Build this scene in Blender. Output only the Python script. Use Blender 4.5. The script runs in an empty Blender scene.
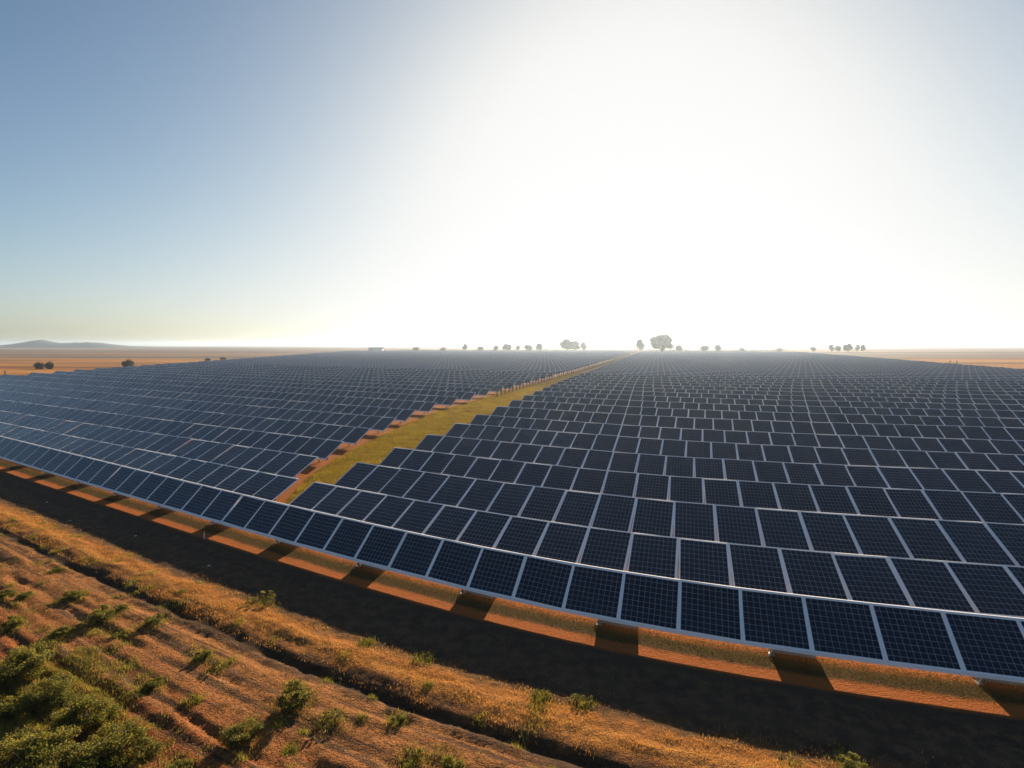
import bpy, math, random
import numpy as np
from mathutils import Vector, Matrix

R = math.radians
rng = np.random.default_rng(7)
random.seed(7)
scene = bpy.context.scene
COL = scene.collection

# ------------------------------------------------------------------ camera
F_PX, CAM_H = 540.0, 10.0
cam_d = bpy.data.cameras.new("camera")
cam = bpy.data.objects.new("camera", cam_d)
COL.objects.link(cam)
cam_d.sensor_width = 36.0
cam_d.lens = F_PX / 1024 * 36
cam_d.shift_y = -39.0 / 1024
cam_d.clip_start = 0.1
cam_d.clip_end = 40000
cam.location = (0, 0, CAM_H)
cam.rotation_euler = (R(90), 0, 0)
scene.camera = cam

# ------------------------------------------------------------------ light
SUN_AZ, SUN_EL = R(13.0), R(16.5)          # azimuth from +Y towards +X
world = bpy.data.worlds.new("World")
scene.world = world
world.use_nodes = True
wn = world.node_tree
bg = wn.nodes["Background"]
sky = wn.nodes.new("ShaderNodeTexSky")
sky.sky_type = 'NISHITA'
sky.sun_disc = False
sky.sun_elevation = SUN_EL
sky.sun_rotation = SUN_AZ
sky.altitude = 0
sky.air_density = 0.7
sky.dust_density = 1.6
sky.ozone_density = 1.0
# tone curve on the whole sky's colour: the glow round the sun rolls off softly instead of clipping
SKY_STRENGTH, EXPOSURE = 0.052, 1.23
_g = SKY_STRENGTH * 2 ** EXPOSURE
_sep = wn.nodes.new("ShaderNodeSeparateColor"); _com = wn.nodes.new("ShaderNodeCombineColor")
wn.links.new(sky.outputs[0], _sep.inputs[0]); wn.links.new(_com.outputs[0], bg.inputs[0])
def _m(op, a, b=None):
    n = wn.nodes.new("ShaderNodeMath"); n.operation = op
    for i, v in enumerate((a, b)):
        if isinstance(v, bpy.types.NodeSocket): wn.links.new(v, n.inputs[i])
        elif v is not None: n.inputs[i].default_value = v
    return n.outputs[0]
for _i, _k in enumerate((1.57, 1.72, 1.72)):
    _x = _m('POWER', _m('MULTIPLY', _sep.outputs[_i], _k * _g), 1.38)
    _y = _m('SUBTRACT', 1.0, _m('EXPONENT', _m('MULTIPLY', _x, -1.0)))
    wn.links.new(_m('MULTIPLY', _y, 0.91 / _g), _com.inputs[_i])
bg.inputs[1].default_value = SKY_STRENGTH
sun_d = bpy.data.lights.new("sun", 'SUN')
sun = bpy.data.objects.new("sun", sun_d)
COL.objects.link(sun)
sun_d.energy = 5.0
sun_d.angle = R(0.5)
sun_d.color = (1.0, 0.80, 0.58)
S = Vector((math.sin(SUN_AZ) * math.cos(SUN_EL), math.cos(SUN_AZ) * math.cos(SUN_EL), math.sin(SUN_EL)))
sun.rotation_euler = S.to_track_quat('Z', 'Y').to_euler()
sun.location = (60, 180, 90)
scene.view_settings.view_transform = 'Standard'
scene.view_settings.look = 'None'
scene.view_settings.exposure = EXPOSURE
scene.view_settings.gamma = 1.0
scene.cycles.use_denoising = True
scene.cycles.max_bounces = 6
scene.cycles.diffuse_bounces = 3
scene.cycles.glossy_bounces = 2
scene.cycles.transmission_bounces = 3
scene.cycles.volume_bounces = 0
scene.cycles.transparent_max_bounces = 8

# ------------------------------------------------------------------ helpers
def link(o, parent=None):
    COL.objects.link(o)
    if parent: o.parent = parent
    return o

def tag(o, label=None, cat=None, group=None, kind=None):
    if label: o['label'] = label
    if cat: o['category'] = cat
    if group: o['group'] = group
    if kind: o['kind'] = kind
    return o

def empty(name, loc):
    o = bpy.data.objects.new(name, None)
    o.empty_display_size = 0.3
    o.location = loc
    return link(o)

def np_mesh(name, V, F, mats=(), mi=None, smooth=False):
    """V (n,3); F (m,3|4) int array, or a list of such arrays."""
    me = bpy.data.meshes.new(name)
    V = np.asarray(V, dtype=np.float32)
    Fs = [np.asarray(f, dtype=np.int32) for f in (F if isinstance(F, list) else [F]) if len(f)]
    loops = np.concatenate([f.ravel() for f in Fs])
    tot = np.concatenate([np.full(len(f), f.shape[1], np.int32) for f in Fs])
    start = np.concatenate([[0], np.cumsum(tot)[:-1]]).astype(np.int32)
    me.vertices.add(len(V)); me.vertices.foreach_set('co', V.ravel())
    me.loops.add(len(loops)); me.loops.foreach_set('vertex_index', loops)
    me.polygons.add(len(tot)); me.polygons.foreach_set('loop_start', start)
    for m in mats: me.materials.append(m)
    if mi is not None: me.polygons.foreach_set('material_index', np.asarray(mi, np.int32))
    me.polygons.foreach_set('use_smooth', np.full(len(tot), smooth))
    me.update(calc_edges=True)
    return me

class MB:
    """collects boxes, bars, tubes; builds ONE mesh"""
    def __init__(s): s.v, s.f4, s.m4 = [], [], []
    def quad(s, pts, m=0):
        b = len(s.v); s.v += [tuple(p) for p in pts]; s.f4.append((b, b+1, b+2, b+3)); s.m4.append(m)
    def frame_box(s, o, ax, ay, az, m=0):
        """box with corner o and edge vectors ax, ay, az"""
        o, ax, ay, az = map(Vector, (o, ax, ay, az))
        b = len(s.v)
        s.v += [tuple(o + ax*i + ay*j + az*k) for k in (0, 1) for j in (0, 1) for i in (0, 1)]
        for q in ((0,2,3,1), (4,5,7,6), (0,1,5,4), (2,6,7,3), (0,4,6,2), (1,3,7,5)):
            s.f4.append(tuple(b+i for i in q)); s.m4.append(m)
    def box(s, c, d, m=0):
        s.frame_box((c[0]-d[0]/2, c[1]-d[1]/2, c[2]-d[2]/2), (d[0],0,0), (0,d[1],0), (0,0,d[2]), m)
    def tube(s, p, q, r0, r1=None, n=8, m=0):
        r1 = r0 if r1 is None else r1
        p, q = Vector(p), Vector(q); z = (q-p).normalized()
        x = z.orthogonal().normalized(); y = z.cross(x)
        b = len(s.v)
        for c, r in ((p, r0), (q, r1)):
            for i in range(n):
                a = 2*math.pi*i/n
                s.v.append(tuple(c + x*math.cos(a)*r + y*math.sin(a)*r))
        for i in range(n):
            j = (i+1) % n
            s.f4.append((b+i, b+j, b+n+j, b+n+i)); s.m4.append(m)
        s.v += [tuple(p), tuple(q)]
        for i in range(0, n, 2):
            s.f4.append((b+2*n, b+(i+2) % n, b+(i+1) % n, b+i)); s.m4.append(m)
            s.f4.append((b+2*n+1, b+n+i, b+n+(i+1) % n, b+n+(i+2) % n)); s.m4.append(m)
    def mesh(s, name, *mats):
        return np_mesh(name, np.array(s.v), np.array(s.f4), mats, s.m4)
    def build(s, name, mats, parent=None):
        mats = mats if isinstance(mats, (list, tuple)) else (mats,)
        return link(bpy.data.objects.new(name, s.mesh(name, *mats)), parent)

# value noise for terrain and scatter
_T = rng.random((512, 512))
def vnoise(x, y):
    x = np.asarray(x, float); y = np.asarray(y, float)
    xi = np.floor(x).astype(int); yi = np.floor(y).astype(int)
    fx, fy = x-xi, y-yi
    fx = fx*fx*(3-2*fx); fy = fy*fy*(3-2*fy)
    g = lambda a, b: _T[a % 512, b % 512]
    return (g(xi, yi)*(1-fx)*(1-fy) + g(xi+1, yi)*fx*(1-fy) + g(xi, yi+1)*(1-fx)*fy + g(xi+1, yi+1)*fx*fy)*2-1
def fbm(x, y, o=4):
    r = 0; a = 1.0
    for i in range(o):
        r = r + a*vnoise(x*2**i+17*i, y*2**i+31*i); a *= .5
    return r/1.8

# ------------------------------------------------------------------ material helpers
class NT:
    def __init__(s, name):
        s.mat = bpy.data.materials.new(name); s.mat.use_nodes = True
        s.nt = s.mat.node_tree; s.n = s.nt.nodes; s.b = s.n["Principled BSDF"]; s.out = s.n["Material Output"]
    def put(s, sock, v):
        if v is None: return
        if isinstance(v, bpy.types.NodeSocket): s.nt.links.new(v, sock)
        elif isinstance(v, (tuple, list)) and len(v) == 3 and len(sock.default_value) == 4: sock.default_value = (*v, 1)
        else: sock.default_value = v
    def math(s, op, a, b=None, c=None, clamp=False):
        n = s.n.new("ShaderNodeMath"); n.operation = op; n.use_clamp = clamp
        for i, v in enumerate((a, b, c)): s.put(n.inputs[i], v)
        return n.outputs[0]
    def add(s, a, b): return s.math('ADD', a, b)
    def mul(s, a, b): return s.math('MULTIPLY', a, b)
    def step(s, x, e0, e1):
        n = s.n.new("ShaderNodeMapRange"); n.interpolation_type = 'SMOOTHSTEP'
        s.put(n.inputs[0], x); n.inputs[1].default_value = e0; n.inputs[2].default_value = e1
        return n.outputs[0]
    def maprange(s, x, a, b, c, d):
        n = s.n.new("ShaderNodeMapRange"); s.put(n.inputs[0], x)
        for i, v in enumerate((a, b, c, d)): n.inputs[i+1].default_value = v
        return n.outputs[0]
    def mix(s, f, a, b, mode='MIX'):
        n = s.n.new("ShaderNodeMix"); n.data_type = 'RGBA'; n.blend_type = mode
        s.put(n.inputs[0], f); s.put(n.inputs[6], a); s.put(n.inputs[7], b)
        return n.outputs[2]
    def ramp(s, x, stops, interp='LINEAR'):
        n = s.n.new("ShaderNodeValToRGB"); r = n.color_ramp; r.interpolation = interp
        while len(r.elements) < len(stops): r.elements.new(0.5)
        for e, (p, c) in zip(r.elements, stops): e.position = p; e.color = (*c, 1)
        s.put(n.inputs[0], x); return n.outputs[0]
    def noise(s, vec, scale, detail=4, rough=.55, out=0):
        n = s.n.new("ShaderNodeTexNoise"); s.put(n.inputs['Vector'], vec)
        n.inputs['Scale'].default_value = scale; n.inputs['Detail'].default_value = detail; n.inputs['Roughness'].default_value = rough
        return n.outputs[out]
    def vscale(s, vec, sc):
        n = s.n.new("ShaderNodeVectorMath"); n.operation = 'MULTIPLY'; s.put(n.inputs[0], vec); n.inputs[1].default_value = sc
        return n.outputs[0]
    def attr(s, name):
        n = s.n.new("ShaderNodeAttribute"); n.attribute_name = name; return n
    def pos(s): return s.n.new("ShaderNodeNewGeometry").outputs['Position']
    def sep(s, v):
        n = s.n.new("ShaderNodeSeparateXYZ"); s.put(n.inputs[0], v); return n.outputs
    def bump(s, h, strength=.5, dist=.05):
        n = s.n.new("ShaderNodeBump"); n.inputs['Strength'].default_value = strength; n.inputs['Distance'].default_value = dist
        s.put(n.inputs['Height'], h); s.put(s.b.inputs['Normal'], n.outputs[0])
    def set(s, col=None, rough=None, metal=None, spec=None):
        s.put(s.b.inputs['Base Color'], col); s.put(s.b.inputs['Roughness'], rough)
        s.put(s.b.inputs['Metallic'], metal); s.put(s.b.inputs['Specular IOR Level'], spec)
        return s.mat

def plain(name, col, rough=.6, metal=0, var=.25, scale=6):
    t = NT(name)
    n = t.noise(t.n.new("ShaderNodeTexCoord").outputs['Object'], scale, 5)
    c = t.mix(n, tuple(x*(1-var) for x in col), tuple(min(1, x*(1+var)) for x in col))
    return t.set(c, rough, metal)

# --- solar glass: UV runs 0..1 over one panel's glass, 10 x 9 cells
def cell_colour(t, fu, fv, nu, nv, w):
    def line(f, n):
        x = t.math('FRACT', t.mul(f, float(n)))
        d = t.math('ABSOLUTE', t.math('SUBTRACT', x, .5))
        return t.math('GREATER_THAN', d, .5 - w)
    g = t.math('MAXIMUM', line(fu, nu), line(fv, nv))
    return g

def glass_material():
    t = NT("solar_glass")
    u, v, _ = t.sep(t.attr("UVMap").outputs['Vector'])
    g = cell_colour(t, u, v, 10, 9, .045)
    info = t.n.new("ShaderNodeObjectInfo")
    base = t.mix(info.outputs['Random'], (.003, .0075, .022), (.006, .014, .037))
    cellv = t.noise(t.attr("UVMap").outputs['Vector'], 9.0, 2)
    base = t.mix(cellv, base, (.007, .013, .031))
    line = t.mix(t.noise(t.attr("UVMap").outputs['Vector'], 5.0, 3), (.08, .115, .15), (.27, .34, .40))
    Pw = t.pos()
    dust = t.mul(t.step(t.noise(t.vscale(Pw, (.5, .5, 1.4)), 1.0, 5, .65), .45, .75), .30)
    col = t.mix(dust, t.mix(g, base, line), (.026, .036, .056))
    rough = t.maprange(t.noise(t.attr("UVMap").outputs['Vector'], 3.0, 3), .3, .7, .12, .24)
    t.set(col, rough, 0, .32)
    return t.mat

def far_glass_material():
    """a whole far row: U counts panels, V runs up the slope; framing is part of each panel's surface pattern"""
    t = NT("solar_glass_far")
    u, v, _ = t.sep(t.attr("UVMap").outputs['Vector'])
    fu = t.math('FRACT', u)
    e1 = t.math('GREATER_THAN', t.math('ABSOLUTE', t.math('SUBTRACT', fu, .5)), .462)
    e2 = t.math('GREATER_THAN', t.math('ABSOLUTE', t.math('SUBTRACT', v, .5)), .455)
    fr = t.math('MAXIMUM', e1, e2)
    g = cell_colour(t, fu, v, 10, 9, .045)
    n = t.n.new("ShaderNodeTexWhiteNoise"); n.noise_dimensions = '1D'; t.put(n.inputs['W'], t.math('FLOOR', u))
    base = t.mix(n.outputs[0], (.013, .032, .085), (.022, .052, .125))  # bluer and lighter than the near glass: sky reflection and haze painted in
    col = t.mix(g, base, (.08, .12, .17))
    col = t.mix(fr, col, (.62, .63, .66))
    rough = t.maprange(fr, 0, 1, .18, .45)
    t.set(col, rough, 0, .25)
    return t.mat

M_GLASS, M_GLASS_FAR = glass_material(), far_glass_material()
M_FRAME = plain("aluminium_frame", (.93, .90, .88), .6, 0, .05, 4)
M_RAIL = plain("galvanised_rail", (.88, .86, .85), .85, 0, .08, 3)
M_BACK = plain("panel_backsheet", (.35, .36, .38), .7)
M_STEEL = plain("galvanised_post", (.22, .20, .18), .55, .5, .3, 5)
M_CONC = plain("footing_concrete", (.24, .20, .17), .9, 0, .3, 5)
M_WOOD = plain("weathered_wood", (.045, .032, .024), .9, 0, .4, 8)
M_BARK = plain("bark", (.09, .065, .045), .95, 0, .4, 6)
M_WHITE = plain("white_render", (.78, .77, .74), .7, 0, .08, .5)
M_ROOFG = plain("grey_roof", (.34, .34, .35), .6, 0, .2, .5)
M_DARK = plain("dark_opening", (.03, .03, .035), .4)
M_STONE = plain("pale_stone", (.55, .50, .44), .9, 0, .2, 20)
M_ORANGE = plain("orange_paint", (.65, .16, .04), .5, 0, .1)

# ------------------------------------------------------------------ the place: plan of the site
# s runs along the rows, t across them; the site is turned 22 degrees from the view
A0 = R(22)
def st2xy(s, t):
    return s*math.cos(A0) + t*math.sin(A0), -s*math.sin(A0) + t*math.cos(A0)
def xy2st(x, y):
    return x*math.cos(A0) - y*math.sin(A0), x*math.sin(A0) + y*math.cos(A0)

S0, SW = -3.0, 10.0
class Curve:
    """t(s) = a + b s + c sqrt((s-S0)^2+SW^2): a gently bowed line of panels"""
    def __init__(s, a, b, c): s.a, s.b, s.c = a, b, c
    def t(s, x): return s.a + s.b*x + s.c*np.sqrt((x-S0)**2 + SW**2)
    def dt(s, x): return s.b + s.c*(x-S0)/np.sqrt((x-S0)**2 + SW**2)

FRONT_FIT = (17.0034, 0.01420, 0.18338)
BAND_FIT = (16.8108, 0.01371, 0.18326)      # line that the ground's bands follow
FIT = [(18.5647, 0.02573, 0.18629), (23.0379, 0.03701, 0.19092), (28.5482, 0.04396, 0.17545), (34.2711, 0.05464, 0.18630), (40.7300, 0.05000, 0.18500), (48.2264, 0.03000, 0.16000), (55.4499, 0.03000, 0.16000), (64.2983, 0.03000, 0.16000), (72.6711, 0.03000, 0.16000)]      # plan lines of the rows' upper edges
H_FRONT, H_TOP = 0.40, 1.58
PITCH = 2.0
N_ROWS = 92
DEPTH = {0: 1.28, 1: 2.15, 2: 2.4, 3: 2.05, 4: 2.15, 5: 2.1, 6: 2.0}          # plan depth of the tilted panels
rows = []
for k in range(N_ROWS):
    if k < len(FIT):
        a, b, c = FIT[k]
    else:
        j = k - len(FIT) + 1
        a0, b0, c0 = FIT[-1]
        w = min(1, j/8)
        b, c = b0*(1-w) + .035*w, c0*(1-w) + .17*w
        a = a0 + c0*SW - c*SW + 8.4*j
    rows.append(Curve(a, b, c))

LEFT_EDGE = np.array([(10, -13.2), (34, -13.5), (41, -14.6), (48, -14.6), (55, -14.1), (70, -12.4), (80, -10.8), (130, 3.4), (200, 23.6), (1200, 298.5)])
def path_left(d): return np.interp(d, LEFT_EDGE[:, 0], LEFT_EDGE[:, 1])
def path_right(d): return .252*np.asarray(d) - 20.8 + .02*np.maximum(0, np.asarray(d)-130)
def field_left(d): return -122 - .15*np.asarray(d)
def field_right(d): return 112 + .37*np.asarray(d)
FRONT0 = Curve(*FRONT_FIT)                   # front edge of the front row, on plan
BAND0 = Curve(*BAND_FIT)

# ------------------------------------------------------------------ ground sheet
def axis_lines(segs):
    out = []
    for a, b, st in segs:
        out.append(np.arange(a, b, st))
    return np.unique(np.concatenate(out + [[segs[-1][1]]]))
gx = axis_lines([(-7000, -1000, 600), (-1000, -200, 50), (-200, -60, 5), (-60, -36, .5), (-36, 20, .11), (20, 40, .5), (40, 200, 5), (200, 1000, 50), (1000, 7000, 600)])
gy = axis_lines([(-400, -20, 20), (-20, 8, 1), (8, 32, .10), (32, 60, .5), (60, 300, 5), (300, 1000, 25), (1000, 7000, 300)])
GX, GY = np.meshgrid(gx, gy)
gs, gt = xy2st(GX, GY)
slope = BAND0.dt(gs)
delta = (BAND0.t(gs) - gt)/np.sqrt(1+slope**2)          # metres in front of the front row's lower edge
def gauss(x, m, w): return np.exp(-((x-m)/w)**2)
def terrain(s, dl):
    wob = .22*fbm(s*.12, s*0+3.1, 3) + .10*fbm(s*.9, dl*.6+2.2, 3)
    cut = np.clip(.75+.7*fbm(s*.45+3, s*0+1.7, 3), .15, 1.2)
    d2 = dl + wob
    near = 1/(1+np.exp(-(dl-3.5)*4))
    z = .10*gauss(d2, 4.85, .6) + .05*near*fbm(s*.22, dl*2.3, 3) + .02*near*fbm(s*.8, dl*.9, 3)
    z += near*.035*fbm(s*3.4, dl*3.9, 4) + near*.05*np.clip(fbm(s*.7+40, dl*4.0, 3), 0, 1)
    mod = .6+.9*fbm(s*.5, s*0+9, 3)
    z += -.13*gauss(d2, 5.95, .17)*cut - .08*gauss(d2, 6.5, .13)*np.clip(mod-.35, 0, 1) + .035*gauss(d2, 6.25, .12)*mod + .04*gauss(d2, 6.85, .2)*cut
    for i, (m, w, h) in enumerate(((7.4, .09, .07), (7.9, .12, .09), (8.5, .10, .08), (9.0, .14, .11), (9.7, .09, .07), (10.2, .12, .10), (10.9, .10, .08), (11.5, .13, .10), (12.3, .11, .09), (13.2, .14, .10))):
        e = d2 + .28*fbm(s*.1+i*5, s*0+i*7, 3)
        mm = np.clip(.5+.9*fbm(s*.3+i*3, s*0+i*11, 2), 0, 1.3)
        z += mm*h*(-gauss(e, m, w) + .55*gauss(e, m+.28, w) + .4*gauss(e, m-.26, w))
    far = 1/(1+np.exp((dl-20)*.6))
    return z*far*(dl > 1.5)*np.clip((dl-1.5)/1.2, 0, 1)
GZ = terrain(gs, delta)
GZ = np.where((np.abs(GX) < 80) & (GY < 60), GZ, 0)
def ground_z(x, y):
    s, t = xy2st(x, y)
    dl = (BAND0.t(s)-t)/math.sqrt(1+float(BAND0.dt(s))**2)
    return float(terrain(np.array([s]), np.array([dl]))[0])
ny, nx = GX.shape
idx = np.arange(nx*ny).reshape(ny, nx)
quads = np.stack([idx[:-1, :-1], idx[:-1, 1:], idx[1:, 1:], idx[1:, :-1]], -1).reshape(-1, 4)

def ground_material():
    t = NT("ground_earth")
    P = t.pos(); x, y, z = t.sep(P)
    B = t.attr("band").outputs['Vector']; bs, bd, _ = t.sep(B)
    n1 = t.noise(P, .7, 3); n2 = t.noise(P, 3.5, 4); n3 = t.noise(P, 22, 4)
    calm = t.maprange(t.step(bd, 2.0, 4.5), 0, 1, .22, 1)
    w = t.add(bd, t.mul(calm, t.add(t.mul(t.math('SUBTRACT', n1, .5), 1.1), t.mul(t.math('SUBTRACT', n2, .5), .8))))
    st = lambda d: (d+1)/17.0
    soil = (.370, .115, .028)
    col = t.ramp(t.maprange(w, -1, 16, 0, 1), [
        (st(-.6), soil), (st(-.25), (.089, .052, .016)), (st(.30), (.111, .059, .019)), (st(.45), soil), (st(.92), soil), (st(1.12), (.070, .048, .034)), (st(2.2), (.052, .037, .027)), (st(2.8), (.072, .050, .035)), (st(3.6), (.050, .036, .026)),  # dark stops beyond the orange soil: front row's shadow painted into the ground colour
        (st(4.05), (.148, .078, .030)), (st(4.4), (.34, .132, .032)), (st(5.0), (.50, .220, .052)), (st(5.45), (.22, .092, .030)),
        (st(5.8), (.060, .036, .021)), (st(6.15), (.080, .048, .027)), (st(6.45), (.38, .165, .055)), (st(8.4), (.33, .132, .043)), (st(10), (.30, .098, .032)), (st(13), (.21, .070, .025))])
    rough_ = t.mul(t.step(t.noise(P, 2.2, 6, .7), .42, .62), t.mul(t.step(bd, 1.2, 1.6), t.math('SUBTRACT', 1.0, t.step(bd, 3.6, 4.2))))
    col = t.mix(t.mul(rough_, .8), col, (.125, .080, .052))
    # long streaks along the wheel tracks, then clods and stones
    streak = t.noise(t.vscale(B, (.14, 3.4, 1)), 1.0, 6, .62)
    sm = t.step(bd, 3.4, 6.8)
    dark = t.mul(t.step(streak, .49, .60), sm)
    col = t.mix(t.mul(dark, .8), col, (.067, .044, .031))
    pale = t.mul(t.step(t.noise(t.vscale(B, (.2, 1.9, 1)), 1.3, 4), .54, .7), t.step(bd, 6.5, 7.2))
    col = t.mix(t.mul(pale, .45), col, (.444, .237, .104))
    speck = t.step(t.noise(P, 9, 5, .7), .50, .61)
    col = t.mix(t.mul(t.mul(speck, sm), .65), col, (.063, .046, .026))
    col = t.mix(1.0, col, t.ramp(n3, [(.25, (.62, .62, .62)), (.75, (1.3, 1.28, 1.25))]), 'MULTIPLY')
    # the open fields round the solar farm
    wn_ = t.noise(t.vscale(P, (.002, .013, 1)), 1.0, 3, .5)
    gold = t.ramp(wn_, [(.40, (.15, .07, .028)), (.45, (.37, .155, .036)), (.52, (.46, .215, .058)), (.56, (.17, .10, .05)), (.60, (.38, .17, .045))])
    fine = t.noise(t.vscale(P, (.02, .25, 1)), 1.0, 4, .6)
    gold = t.mix(1.0, gold, t.ramp(fine, [(.3, (.7, .7, .7)), (.7, (1.2, 1.2, 1.2))]), 'MULTIPLY')
    dull = t.ramp(t.noise(t.vscale(P, (.0006, .0040, 1)), 1.0, 4, .55), [(.35, (.075, .06, .06)), (.45, (.13, .10, .095)), (.49, (.30, .16, .06)), (.53, (.15, .105, .08)), (.60, (.085, .075, .065))])
    edge = t.add(y, t.mul(t.math('SUBTRACT', t.noise(t.vscale(P, (.0015, .0015, 1)), 1.0, 2), .5), 500))
    outer = t.mix(t.step(edge, 330, 400), gold, dull)
    lf = t.math('LESS_THAN', x, t.math('SUBTRACT', -124.0, t.mul(y, .15)))
    rf = t.math('GREATER_THAN', x, t.add(114.0, t.mul(y, .37)))
    bk = t.math('GREATER_THAN', y, 812.0)
    of = t.math('MAXIMUM', t.math('MAXIMUM', lf, rf), bk)
    of = t.mul(of, t.math('GREATER_THAN', y, 40.0))
    col = t.mix(of, col, outer)
    tuft = t.mul(t.step(t.noise(P, 15, 4, .65), .47, .58), t.math('SUBTRACT', 1.0, t.step(w, .2, .6)))
    col = t.mix(t.mul(t.math('SUBTRACT', 1.0, of), t.mul(tuft, .85)), col, (.025, .027, .008))
    grit = t.step(t.noise(P, 34, 3, .7), .53, .64)
    col = t.mix(t.mul(t.mul(grit, .5), t.step(bd, 3.6, 5.0)), col, (.05, .03, .016))
    t.set(col, 1.0, 0, .04)
    t.bump(t.add(t.mul(n3, .8), t.mul(t.noise(P, 7, 5, .65), 1.0)), .9, .08)
    return t.mat
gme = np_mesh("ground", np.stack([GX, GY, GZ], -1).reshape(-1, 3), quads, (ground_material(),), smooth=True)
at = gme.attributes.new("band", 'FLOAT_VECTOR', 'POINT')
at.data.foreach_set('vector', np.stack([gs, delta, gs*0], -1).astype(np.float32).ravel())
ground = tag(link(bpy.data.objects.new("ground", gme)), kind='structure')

# grass path between the two blocks of panels
def path_material():
    t = NT("grass_path")
    P = t.pos(); x, y, z = t.sep(P)
    u, v, _ = t.sep(t.attr("UVMap").outputs['Vector'])
    n = t.noise(P, .5, 4); n2 = t.noise(P, 5, 4)
    uu = t.add(u, t.mul(t.math('SUBTRACT', n, .5), .22))
    grass = t.ramp(n2, [(.3, (.10, .072, .012)), (.5, (.19, .13, .018)), (.7, (.26, .17, .03))])
    soil = t.ramp(n2, [(.3, (.306, .111, .034)), (.7, (.425, .162, .051))])
    m = t.math('MAXIMUM', t.math('SUBTRACT', 1.0, t.step(uu, -.08, .04)), t.math('SUBTRACT', 1.0, t.step(y, 31, 36)))
    grass = t.mix(t.step(y, 90, 260), grass, (.085, .055, .014))
    grass = t.mix(1.0, grass, t.ramp(t.noise(t.vscale(P, (.35, 1.2, 1)), 1.0, 5, .65), [(.35, (.55, .52, .45)), (.6, (1.1, 1.08, .9))]), 'MULTIPLY')
    col = t.mix(m, grass, soil)
    scuff = t.step(t.noise(P, 1.3, 5, .65), .56, .66)
    col = t.mix(t.mul(scuff, .5), col, (.15, .085, .02))
    t.set(col, 1.0, 0, 0.0)
    t.bump(t.noise(P, 3, 5, .7), .6, .1)
    return t.mat
pd = np.concatenate([np.arange(30.4, 120, 2.0), np.arange(120, 812, 20.0), [812]])
us = np.linspace(0, 1, 7)
V = []; UV = []
for d in pd:
    for u in us:
        l, r = path_left(d)-.95, path_right(d)+1.0
        V.append((l+(r-l)*u, d, .012)); UV.append((u, d/10))
n = len(us)
Q = np.array([(i*n+j, i*n+j+1, (i+1)*n+j+1, (i+1)*n+j) for i in range(len(pd)-1) for j in range(n-1)])
pme = np_mesh("grass_path", V, Q, (path_material(),))
uvl = pme.uv_layers.new(name="UVMap"); uvl.data.foreach_set('uv', np.array(UV, np.float32)[Q.ravel()].ravel())
tag(link(bpy.data.objects.new("path", pme)), kind='structure')

# low hills on the horizon
M_HILL = plain("hill_scrub", (.045, .055, .065), .95, 0, .3, .004)
def hills(x0, x1, d, depth, prof, base, amp, seed):
    xs = np.linspace(x0, x1, 140); ys = np.linspace(-1, 1, 24)
    X, Y = np.meshgrid(xs, ys)
    pz = np.interp(X, [p[0] for p in prof], [p[1] for p in prof])
    Z = pz*np.clip(1-Y**2, 0, 1)**.8*(1+amp*fbm(X*.006+seed, Y*2+seed, 4)+.10*fbm(X*.045+seed, Y*3, 3)) - base
    i = np.arange(X.size).reshape(X.shape)
    q = np.stack([i[:-1, :-1], i[:-1, 1:], i[1:, 1:], i[1:, :-1]], -1).reshape(-1, 4)
    me = np_mesh("hills", np.stack([X, d+Y*depth, Z], -1).reshape(-1, 3), q, (M_HILL,), smooth=True)
    return tag(link(bpy.data.objects.new("hills", me)), kind='structure')
px = lambda x, d: (x-512)/F_PX*d
D = 2000
hills(px(-160, D), px(190, D), D, 70, [(px(-160, D), 0), (px(-60, D), 4), (px(-5, D), 8), (px(12, D), 13), (px(30, D), 23), (px(42, D), 30), (px(50, D), 24), (px(60, D), 18.5), (px(76, D), 20), (px(97, D), 21.5), (px(110, D), 14), (px(128, D), 8), (px(190, D), 0)], 1, .08, 3)
D = 5600
hills(px(230, D), px(420, D), D, 500, [(px(230, D), 0), (px(290, D), 14), (px(311, D), 38), (px(330, D), 16), (px(420, D), 0)], 1, .15, 8)
hills(px(700, D), px(1300, D), D, 500, [(px(700, D), 0), (px(780, D), 14), (px(860, D), 22), (px(960, D), 18), (px(1040, D), 28), (px(1300, D), 0)], 1, .3, 13)

# ------------------------------------------------------------------ panels
def uv_quads(me, uv):
    l = me.uv_layers.new(name="UVMap"); l.data.foreach_set('uv', np.asarray(uv, np.float32).ravel())

FW, FT = .070, .045          # frame bar width and thickness
PW = PITCH - .006
def glass_mesh(L):
    """glass laminate set inside the frame: top face with UV 0..1, back sheet below"""
    x0, x1, y0, y1 = -PW/2+FW*.6, PW/2-FW*.6, FW*.6, L-FW*.6
    V = [(x0, y0, FT-.008), (x1, y0, FT-.008), (x1, y1, FT-.008), (x0, y1, FT-.008), (x0, y0, .010), (x1, y0, .010), (x1, y1, .010), (x0, y1, .010)]
    Q = np.array([(0, 1, 2, 3), (7, 6, 5, 4), (4, 5, 1, 0), (5, 6, 2, 1), (6, 7, 3, 2), (7, 4, 0, 3)])
    me = np_mesh("solar_panel", V, Q, (M_GLASS, M_BACK), [0, 1, 1, 1, 1, 1])
    uv = np.zeros((6, 4, 2)); uv[0] = [(0, 0), (1, 0), (1, 1), (0, 1)]
    uv_quads(me, uv); return me
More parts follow.
